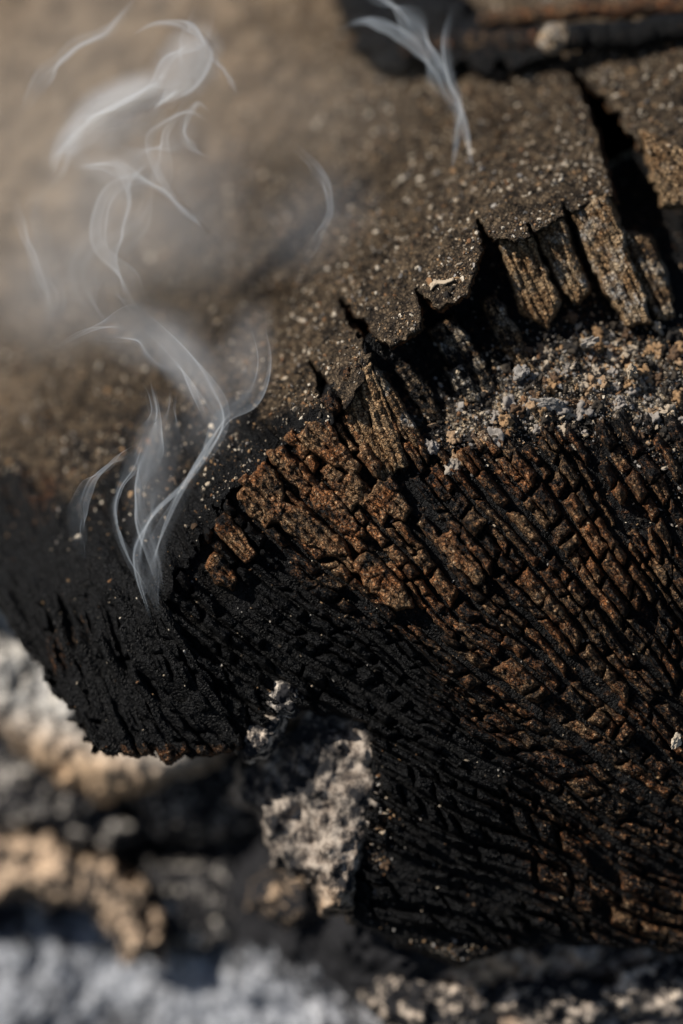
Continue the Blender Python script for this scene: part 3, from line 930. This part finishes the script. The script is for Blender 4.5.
for k, (x, y, dd, r, tone, lab) in enumerate([
        (506, 420, 2, 7, .56, 'largest orange-tan crumb at the left end of the ash heap'), (590, 342, 30, 7, .74, 'cream crumb at the top of the ash heap'),
        (546, 404, 8, 6, .72, 'grey crumb in the middle of the ash heap'), (452, 466, 0, 6, .78, 'cream crumb beside the foot of the grey splinter'),
        (433, 447, 8, 6, .68, 'bluish grey crumb below the hollow'), (632, 372, 16, 7, .84, 'tan crumb on the right of the ash heap'),
        (522, 372, 22, 6, .72, 'pale grey crumb under the wood splinters'), (676, 742, -4, 4.5, .93, 'bright white flake stuck on the charred face')]):
    props(crumbs('ash_crumb', W(np.array([x]), np.array([y]), np.array([dd - 4.0])), np.array([r]), np.array([tone]), M_CRUMB, 3), lab, 'crumb', 'larger crumbs lying on the log')

o = piece('ash_curl', [(430, 283), (434, 280), (444, 281), (453, 278), (454, 280), (446, 284), (438, 284), (434, 287), (431, 290), (430, 287)], lambda X, Y: top_depth(X, Y) - 5, 1.0, M_CRUMB, None,
          jag=0.7, jscale=5, edge=2, bulge=2, wall=4, wallw=1.2, relief=lump_rel(5, 1, 9), attrs={'tone': .86}, seed=88)
props(o, 'thin white ash curl lying on a tongue of the dusty crust', 'ash curl')

# ------------------------------------------------------------------ sticks lying on the far part of the log top
def stick(parent, name, pts, rad, mat, attrs, seed=0, seg=14):
    P = np.array([W(*p) for p in pts])
    n = 60
    t = np.linspace(0, len(P) - 1, n)
    C = np.stack([np.interp(t, np.arange(len(P)), P[:, k]) for k in range(3)], -1)
    C = C + 2.2 * PX * np.stack([fbm(np.stack([t * 6, t * 0 + k * 9, t * 0 + seed], -1), 3, seed) for k in range(3)], -1) * 2
    T = np.gradient(C, axis=0)
    T /= np.linalg.norm(T, axis=1)[:, None]
    A = np.cross(T, np.array([0, 0, 1.0])); A /= np.linalg.norm(A, axis=1)[:, None]
    B = np.cross(A, T)
    R = np.interp(t, np.arange(len(P)), rad) * PX
    R = R * np.clip(np.minimum(np.arange(n), np.arange(n)[::-1]) / 1.0 + 0.55, 0, 1)
    an = np.linspace(0, 2 * np.pi, seg, endpoint=False)
    V = C[:, None] + R[:, None, None] * (np.cos(an)[None, :, None] * A[:, None] + np.sin(an)[None, :, None] * B[:, None])
    dirv = (V - C[:, None]) / R[:, None, None]
    V = V + dirv * (1.6 * PX * fbm(V / PX / 7.0, 3, seed))[..., None]
    q = []
    for i in range(n - 1):
        for j in range(seg):
            q.append((i * seg + j, i * seg + (j + 1) % seg, (i + 1) * seg + (j + 1) % seg, (i + 1) * seg + j))
    V = np.concatenate([V.reshape(-1, 3), C[:1], C[-1:]])
    tri = []
    for j in range(seg):
        tri.append((n * seg, (j + 1) % seg, j, j))
        tri.append((n * seg + 1, (n - 1) * seg + j, (n - 1) * seg + (j + 1) % seg, (n - 1) * seg + (j + 1) % seg))
    allq = np.array(q)
    at = {k: np.full(len(V), v) for k, v in attrs.items()}
    o = mesh_obj(name, V, allq, mat, parent, at)
    # end caps as triangles
    import bmesh
    bm = bmesh.new(); bm.from_mesh(o.data); bm.verts.ensure_lookup_table()
    for tr in tri:
        try:
            fc = bm.faces.new([bm.verts[k] for k in tr[:3]]); fc.smooth = True
        except ValueError:
            pass
    bmesh.ops.recalc_face_normals(bm, faces=bm.faces)
    bm.to_mesh(o.data); bm.free()
    return o


def td(x, y):
    return float(top_depth(np.array([x]), np.array([y]))[0])


s1 = thing('stick', W(620, 48, td(620, 48)), 'dark grey charred stick with a pale broken end', 'stick')
stick(s1, 'bark', [(556, 38, 165), (620, 35, 160), (700, 29, 150), (860, 20, 140)], [15, 15, 15, 15], M_BURNT, {'brown': .12, 'ash': .18, 'dust': .1}, 3)
stick(s1, 'broken_end', [(548, 40, 160), (553, 39, 160), (558, 38, 160)], [13, 15, 15], M_BURNT, {'brown': .95, 'ash': .9, 'dust': 0}, 5)
s2 = thing('stick', W(480, 50, td(480, 50)), 'reddish brown scorched stick, thickened for the shade below, running into a black lump', 'stick')
stick(s2, 'bark', [(400, 50, 255), (470, 46, 225), (544, 40, 185)], [15, 15, 14], M_BURNT, {'brown': .32, 'ash': 0, 'dust': .0}, 7)  # made thicker, lower and darker to stand for the shadow band below
s3 = thing('stick', W(640, 16, td(640, 16)), 'rust brown stick lying behind the charred grey stick', 'stick')
stick(s3, 'bark', [(480, 20, 235), (580, 12, 195), (700, 6, 175), (860, 0, 150)], [8, 10, 10, 10], M_BURNT, {'brown': .5, 'ash': .1, 'dust': .1}, 9)
o = piece('charcoal_lump', [(326, -50), (372, -60), (430, -30), (470, 14), (556, 34), (556, 60), (440, 74), (376, 64), (340, 26)], lambda X, Y: top_depth(X, Y) - 25, 2.0, M_BURNT, None,
          jag=16, jscale=22, edge=24, bulge=18, wall=60, wallw=8, relief=lump_rel(24, 16, 3), attrs={'brown': .12, 'ash': 0.0, 'dust': 0.0}, seed=77)
props(o, 'black charcoal lump at the end of the reddish stick', 'charcoal')

# ------------------------------------------------------------------ smoke
def catmull(P, n):
    P = np.asarray(P, float)
    Q = np.concatenate([2 * P[:1] - P[1:2], P, 2 * P[-1:] - P[-2:-1]])
    t = np.linspace(0, len(P) - 1 - 1e-6, n)
    i = np.floor(t).astype(int)
    f = (t - i)[:, None]
    a, b, c, e = Q[i], Q[i + 1], Q[i + 2], Q[i + 3]
    return 0.5 * (2 * b + (c - a) * f + (2 * a - 5 * b + 4 * c - e) * f ** 2 + (3 * b - a - 3 * c + e) * f ** 3)


def outward(v, tris):
    a, b, c = v[tris[:, 0]] - v[0], v[tris[:, 1]] - v[0], v[tris[:, 2]] - v[0]
    return tris if np.einsum('ij,ij->i', a, np.cross(b, c)).sum() > 0 else tris[:, ::-1]


def smoke_sheet(par, pts, mat, seed, fold=1.5, t=1.0, ends=(.2, .3), freq=(2.2, 1.7), ns=170, nw=64, wob=4.0):
    """a thin sheet of smoke rolled into soft folds along its path: points (px, py, depth, half width);
    where the sheet turns edge-on it gathers into a bright line"""
    pp = catmull(pts, ns)
    ss = np.linspace(0, 1, ns)
    C = W(pp[:, 0], pp[:, 1], pp[:, 2])
    T = np.gradient(C, axis=0)
    T /= np.linalg.norm(T, axis=1)[:, None] + 1e-12
    A = np.cross(T, FWD)
    A /= np.linalg.norm(A, axis=1)[:, None] + 1e-9
    S, Wd = np.meshgrid(ss, np.linspace(-1, 1, nw), indexing='ij')
    z0 = 0 * S
    phi = fold * math.pi / 2 * 1.9 * fbm(np.stack([S * freq[0], Wd * freq[1], z0 + seed * 7.3], -1), 2, seed, 0.4)
    hw = pp[:, 3][:, None]
    u = np.cumsum(np.cos(phi), 1) * 2 / nw
    z = np.cumsum(np.sin(phi), 1) * 2 / nw
    u, z = (u - u.mean(1, keepdims=True)) * hw, (z - z.mean(1, keepdims=True)) * hw
    u = u + wob * fbm(np.stack([S * 5, Wd * 0.6, z0 + seed], -1), 2, seed + 2) * smooth(S, 0, .2)
    th = t * np.maximum((1 - Wd ** 2) ** 1.2, 0.0) * smooth(S, 0, ends[0]) * smooth(1 - S, 0, ends[1])
    th = th * (0.75 + 0.5 * fbm(np.stack([S * 4, Wd * 2, z0 + seed * 1.7], -1), 2, seed + 4)) + 0.004
    base = C[:, None] + (u[..., None] * A[:, None] + z[..., None] * FWD) * PX
    nrm = (-np.sin(phi)[..., None] * A[:, None] + np.cos(phi)[..., None] * FWD) * (th * PX)[..., None]
    F, B = (base - nrm).reshape(-1, 3), (base + nrm).reshape(-1, 3)
    idx = np.arange(ns * nw).reshape(ns, nw)
    a, b, c, e = idx[:-1, :-1].ravel(), idx[1:, :-1].ravel(), idx[1:, 1:].ravel(), idx[:-1, 1:].ravel()
    n = ns * nw
    tr = [np.stack([a, b, c], -1), np.stack([a, c, e], -1), np.stack([a + n, c + n, b + n], -1), np.stack([a + n, e + n, c + n], -1)]
    loop = np.concatenate([idx[0, :-1], idx[:-1, -1], idx[-1, :0:-1], idx[:0:-1, 0]])
    nx = np.roll(loop, -1)
    tr += [np.stack([loop, nx, nx + n], -1), np.stack([loop, nx + n, loop + n], -1)]
    V = np.concatenate([F, B])
    tr = np.concatenate(tr)
    return mesh_obj('smoke_sheet', V, outward(V, tr), mat, par)


S_SHEET = smoke_material('smoke_sheet', 350)
S_THIN = smoke_material('smoke_thin', 190)
S_VEIL = smoke_material('smoke_veil', 4.5, (1.0, 0.955, 0.89))
S_PUFF = smoke_material('smoke_puff', 115, (0.93, 0.95, 1.0))


def veil(par, cx, cy, dd, rx, ry, ang, th, mat):
    """a broad lens of thin smoke, thinning out to nothing at its rim"""
    nr, na = 14, 40
    rr = np.linspace(0, 1, nr + 1)[1:]
    an = np.linspace(0, 2 * np.pi, na, endpoint=False)
    R, A = np.meshgrid(rr, an, indexing='ij')
    wob = 1 + 0.22 * fbm(np.stack([np.cos(A) * 1.3 + cx, np.sin(A) * 1.3 + cy, 0 * A], -1), 2, 3)
    c, s_ = math.cos(math.radians(ang)), math.sin(math.radians(ang))
    u, v = R * np.cos(A) * rx * wob, R * np.sin(A) * ry * wob
    X, Y = cx + u * c - v * s_, cy + u * s_ + v * c
    T = th * (1 - R ** 2) ** 2
    F = W(X, Y, dd - T).reshape(-1, 3)
    B = W(X, Y, dd + T).reshape(-1, 3)
    V = np.concatenate([F, B[:-na], W(np.array([cx, cx]), np.array([cy, cy]), np.array([dd - th, dd + th]))])
    nF = len(F)
    q = []
    for side in (0, 1):
        o = 0 if side == 0 else nF
        ix = lambda i, j: (o + i * na + j % na) if i < nr - 1 or side == 0 else ((nr - 1) * na + j % na)
        ctr = len(V) - 2 + side
        for j in range(na):
            t = [(ctr, ix(0, j), ix(0, j + 1))]
            for i in range(nr - 1):
                t += [(ix(i, j), ix(i + 1, j), ix(i + 1, j + 1)), (ix(i, j), ix(i + 1, j + 1), ix(i, j + 1))]
            q += t if side == 0 else [x[::-1] for x in t]
    return mesh_obj('smoke_veil', V, outward(V, np.array(q)), mat, par)


p1 = thing('smoke_plume', W(152, 606, 0), 'blue-white smoke curling up from the black log edge', 'smoke', kind='stuff')
p2 = thing('smoke_plume', W(200, 225, 60), 'thick pale smoke puff drifting over the dusty log top', 'smoke', kind='stuff')
p3 = thing('smoke_plume', W(471, 165, 90), 'thin smoke wisp rising beside the charred sticks', 'smoke', kind='stuff')

for k, (p_, pts_, m_, fold_, t_, ends_) in enumerate([
    (p1, [(152, 622, 0, 3), (140, 580, -4, 6), (138, 548, -6, 9), (152, 518, -6, 9), (184, 486, -6, 9), (206, 452, -4, 11), (218, 420, -2, 14), (204, 388, 0, 20), (172, 350, 2, 22), (136, 318, 6, 16)], S_SHEET, 1.7, 1.1, (.12, .25)),
    (p1, [(160, 618, 0, 3), (152, 582, 0, 8), (158, 545, 0, 12), (176, 505, 0, 12), (204, 456, 0, 11), (224, 420, 0, 12), (250, 398, 2, 16), (262, 360, 4, 20), (256, 316, 8, 18)], S_SHEET, 1.5, .9, (.15, .3)),
    (p1, [(164, 600, 4, 4), (152, 556, 4, 9), (140, 515, 4, 12), (140, 482, 4, 12), (150, 448, 4, 14), (156, 415, 6, 18), (148, 380, 8, 20)], S_SHEET, 1.6, 1.0, (.2, .3)),
    (p1, [(152, 600, 8, 3), (130, 556, 8, 7), (116, 520, 8, 9), (120, 490, 8, 9), (136, 460, 8, 9), (150, 430, 8, 8)], S_SHEET, 1.4, .8, (.25, .35)),
    (p1, [(150, 540, 6, 6), (150, 500, 6, 14), (156, 460, 6, 17), (162, 425, 8, 20), (168, 385, 10, 20)], S_THIN, 1.6, 1.2, (.25, .35)),
    (p1, [(84, 562, 30, 6), (78, 524, 34, 10), (88, 488, 36, 12), (114, 464, 36, 10), (138, 448, 36, 8)], S_THIN, 1.5, 1.3, (.35, .35)),
    (p1, [(206, 420, 2, 6), (190, 385, 4, 20), (168, 352, 6, 26), (140, 330, 10, 24), (96, 330, 20, 18), (50, 352, 30, 12)], S_THIN, 1.7, 1.2, (.2, .4)),
    (p2, [(52, 176, 70, 5), (58, 150, 70, 12), (84, 122, 70, 24), (120, 104, 66, 30), (156, 98, 64, 26), (190, 84, 62, 18), (206, 56, 62, 16), (192, 30, 60, 14), (160, 24, 60, 10), (132, 36, 60, 6)], S_SHEET, 1.8, 1.5, (.1, .15)),
    (p2, [(64, 160, 60, 8), (92, 128, 60, 24), (130, 106, 60, 28), (166, 92, 60, 22), (190, 70, 60, 14)], S_SHEET, 1.8, 1.3, (.2, .3)),
    (p2, [(98, 130, 74, 16), (128, 112, 74, 22), (160, 104, 74, 18), (184, 88, 74, 12)], S_SHEET, 1.6, 1.4, (.25, .3)),
    (p2, [(206, 232, 60, 4), (188, 214, 60, 6), (164, 192, 60, 9), (134, 176, 60, 12), (104, 166, 60, 12), (74, 166, 60, 6)], S_SHEET, 1.5, 1.1, (.2, .2)),
    (p2, [(214, 232, 64, 3), (186, 210, 64, 5), (160, 176, 64, 7), (150, 148, 64, 7), (158, 128, 64, 8), (186, 112, 64, 10), (208, 124, 64, 6)], S_SHEET, 1.5, .7, (.3, .3)),
    (p2, [(212, 158, 62, 3), (194, 148, 62, 6), (184, 128, 62, 8), (196, 104, 62, 8), (212, 112, 62, 4)], S_SHEET, 1.4, .7, (.3, .3)),
    (p2, [(238, 96, 62, 3), (228, 78, 62, 6), (214, 60, 62, 9), (204, 36, 62, 8)], S_SHEET, 1.5, .8, (.3, .4)),
    (p2, [(48, 330, 80, 10), (56, 296, 80, 18), (44, 256, 80, 20), (36, 214, 80, 18), (50, 176, 80, 10)], S_THIN, 1.5, .8, (.3, .35)),
    (p2, [(110, 330, 70, 14), (84, 290, 70, 26), (96, 250, 70, 28), (140, 220, 70, 26), (150, 180, 70, 16)], S_THIN, 1.4, .7, (.35, .35)),
    (p2, [(20, 120, 90, 10), (40, 80, 90, 18), (70, 50, 90, 20), (110, 30, 90, 18), (140, -10, 90, 12)], S_THIN, 1.5, 1.1, (.35, .35)),
    (p2, [(40, 190, 74, 20), (70, 150, 74, 44), (110, 116, 70, 54), (156, 90, 68, 50), (190, 50, 66, 40), (210, 0, 66, 24)], S_THIN, 1.9, 1.0, (.3, .3)),
    (p2, [(150, 320, 50, 20), (120, 280, 54, 44), (110, 230, 60, 54), (130, 180, 64, 54), (170, 140, 66, 44), (200, 90, 66, 24)], S_THIN, 1.9, .8, (.35, .35)),
    (p2, [(300, 268, 50, 8), (318, 236, 54, 14), (330, 204, 58, 16), (318, 170, 62, 16), (290, 140, 66, 12)], S_THIN, 1.5, .6, (.35, .4)),
    (p2, [(50, 330, 70, 6), (46, 296, 70, 12), (36, 262, 70, 14), (20, 226, 70, 12), (10, 190, 70, 8)], S_THIN, 1.5, .8, (.35, .4)),
    (p3, [(474, 170, 90, 3), (467, 144, 90, 6), (457, 112, 90, 11), (446, 84, 92, 14), (432, 52, 98, 18), (408, 20, 104, 22), (372, -6, 110, 20), (340, -30, 112, 14)], S_SHEET, 1.7, 1.0, (.12, .3)),
    (p3, [(452, 172, 90, 3), (456, 140, 90, 6), (458, 108, 90, 9), (450, 78, 92, 12), (446, 44, 96, 14), (452, 4, 98, 12)], S_SHEET, 1.5, .8, (.15, .4)),
    (p3, [(448, 110, 96, 5), (432, 70, 100, 14), (404, 36, 104, 20), (372, 20, 108, 18), (340, 24, 112, 12)], S_THIN, 1.7, 1.2, (.3, .3))]):
    if p_ is p1: pts_ = [(x, y, d_ - 38 * min(1, max(0, (622 - y) / 80)), h_ * 1.35 + 1) for x, y, d_, h_ in pts_]
    smoke_sheet(p_, pts_, m_, 40 + 3 * k, fold_ * 0.9, t_ * (0.75 if p_ is p1 else 1.3), ends_)
for cx, cy, dd, rx, ry, ang, th in [(60, 130, 130, 330, 230, -35, 60), (40, 260, 120, 230, 150, -20, 26), (180, 290, 70, 160, 90, -40, 12), (300, 120, 100, 170, 90, -10, 22)]:
    veil(p2, cx, cy, dd, rx, ry, ang, th, S_VEIL)
for cx, cy, dd, rx, ry, ang, th in [(118, 112, 66, 80, 40, -30, 16), (136, 98, 64, 44, 22, -20, 10), (190, 62, 64, 40, 50, 20, 9), (112, 172, 62, 50, 20, 20, 4), (190, 366, 4, 56, 30, 45, 5),
                                    (152, 470, -20, 30, 90, 5, 1.8), (215, 400, -20, 44, 70, 30, 2.2), (150, 340, 20, 80, 44, 10, 3), (250, 350, 10, 34, 66, 0, 2.5), (310, 220, 50, 90, 60, -40, 2), (60, 290, 60, 90, 90, 0, 3),
                                    (150, 200, 70, 140, 110, 0, 3.5)]:
    veil(p1 if cy > 310 else p2, cx, cy, dd, rx, ry, ang, th, S_PUFF)
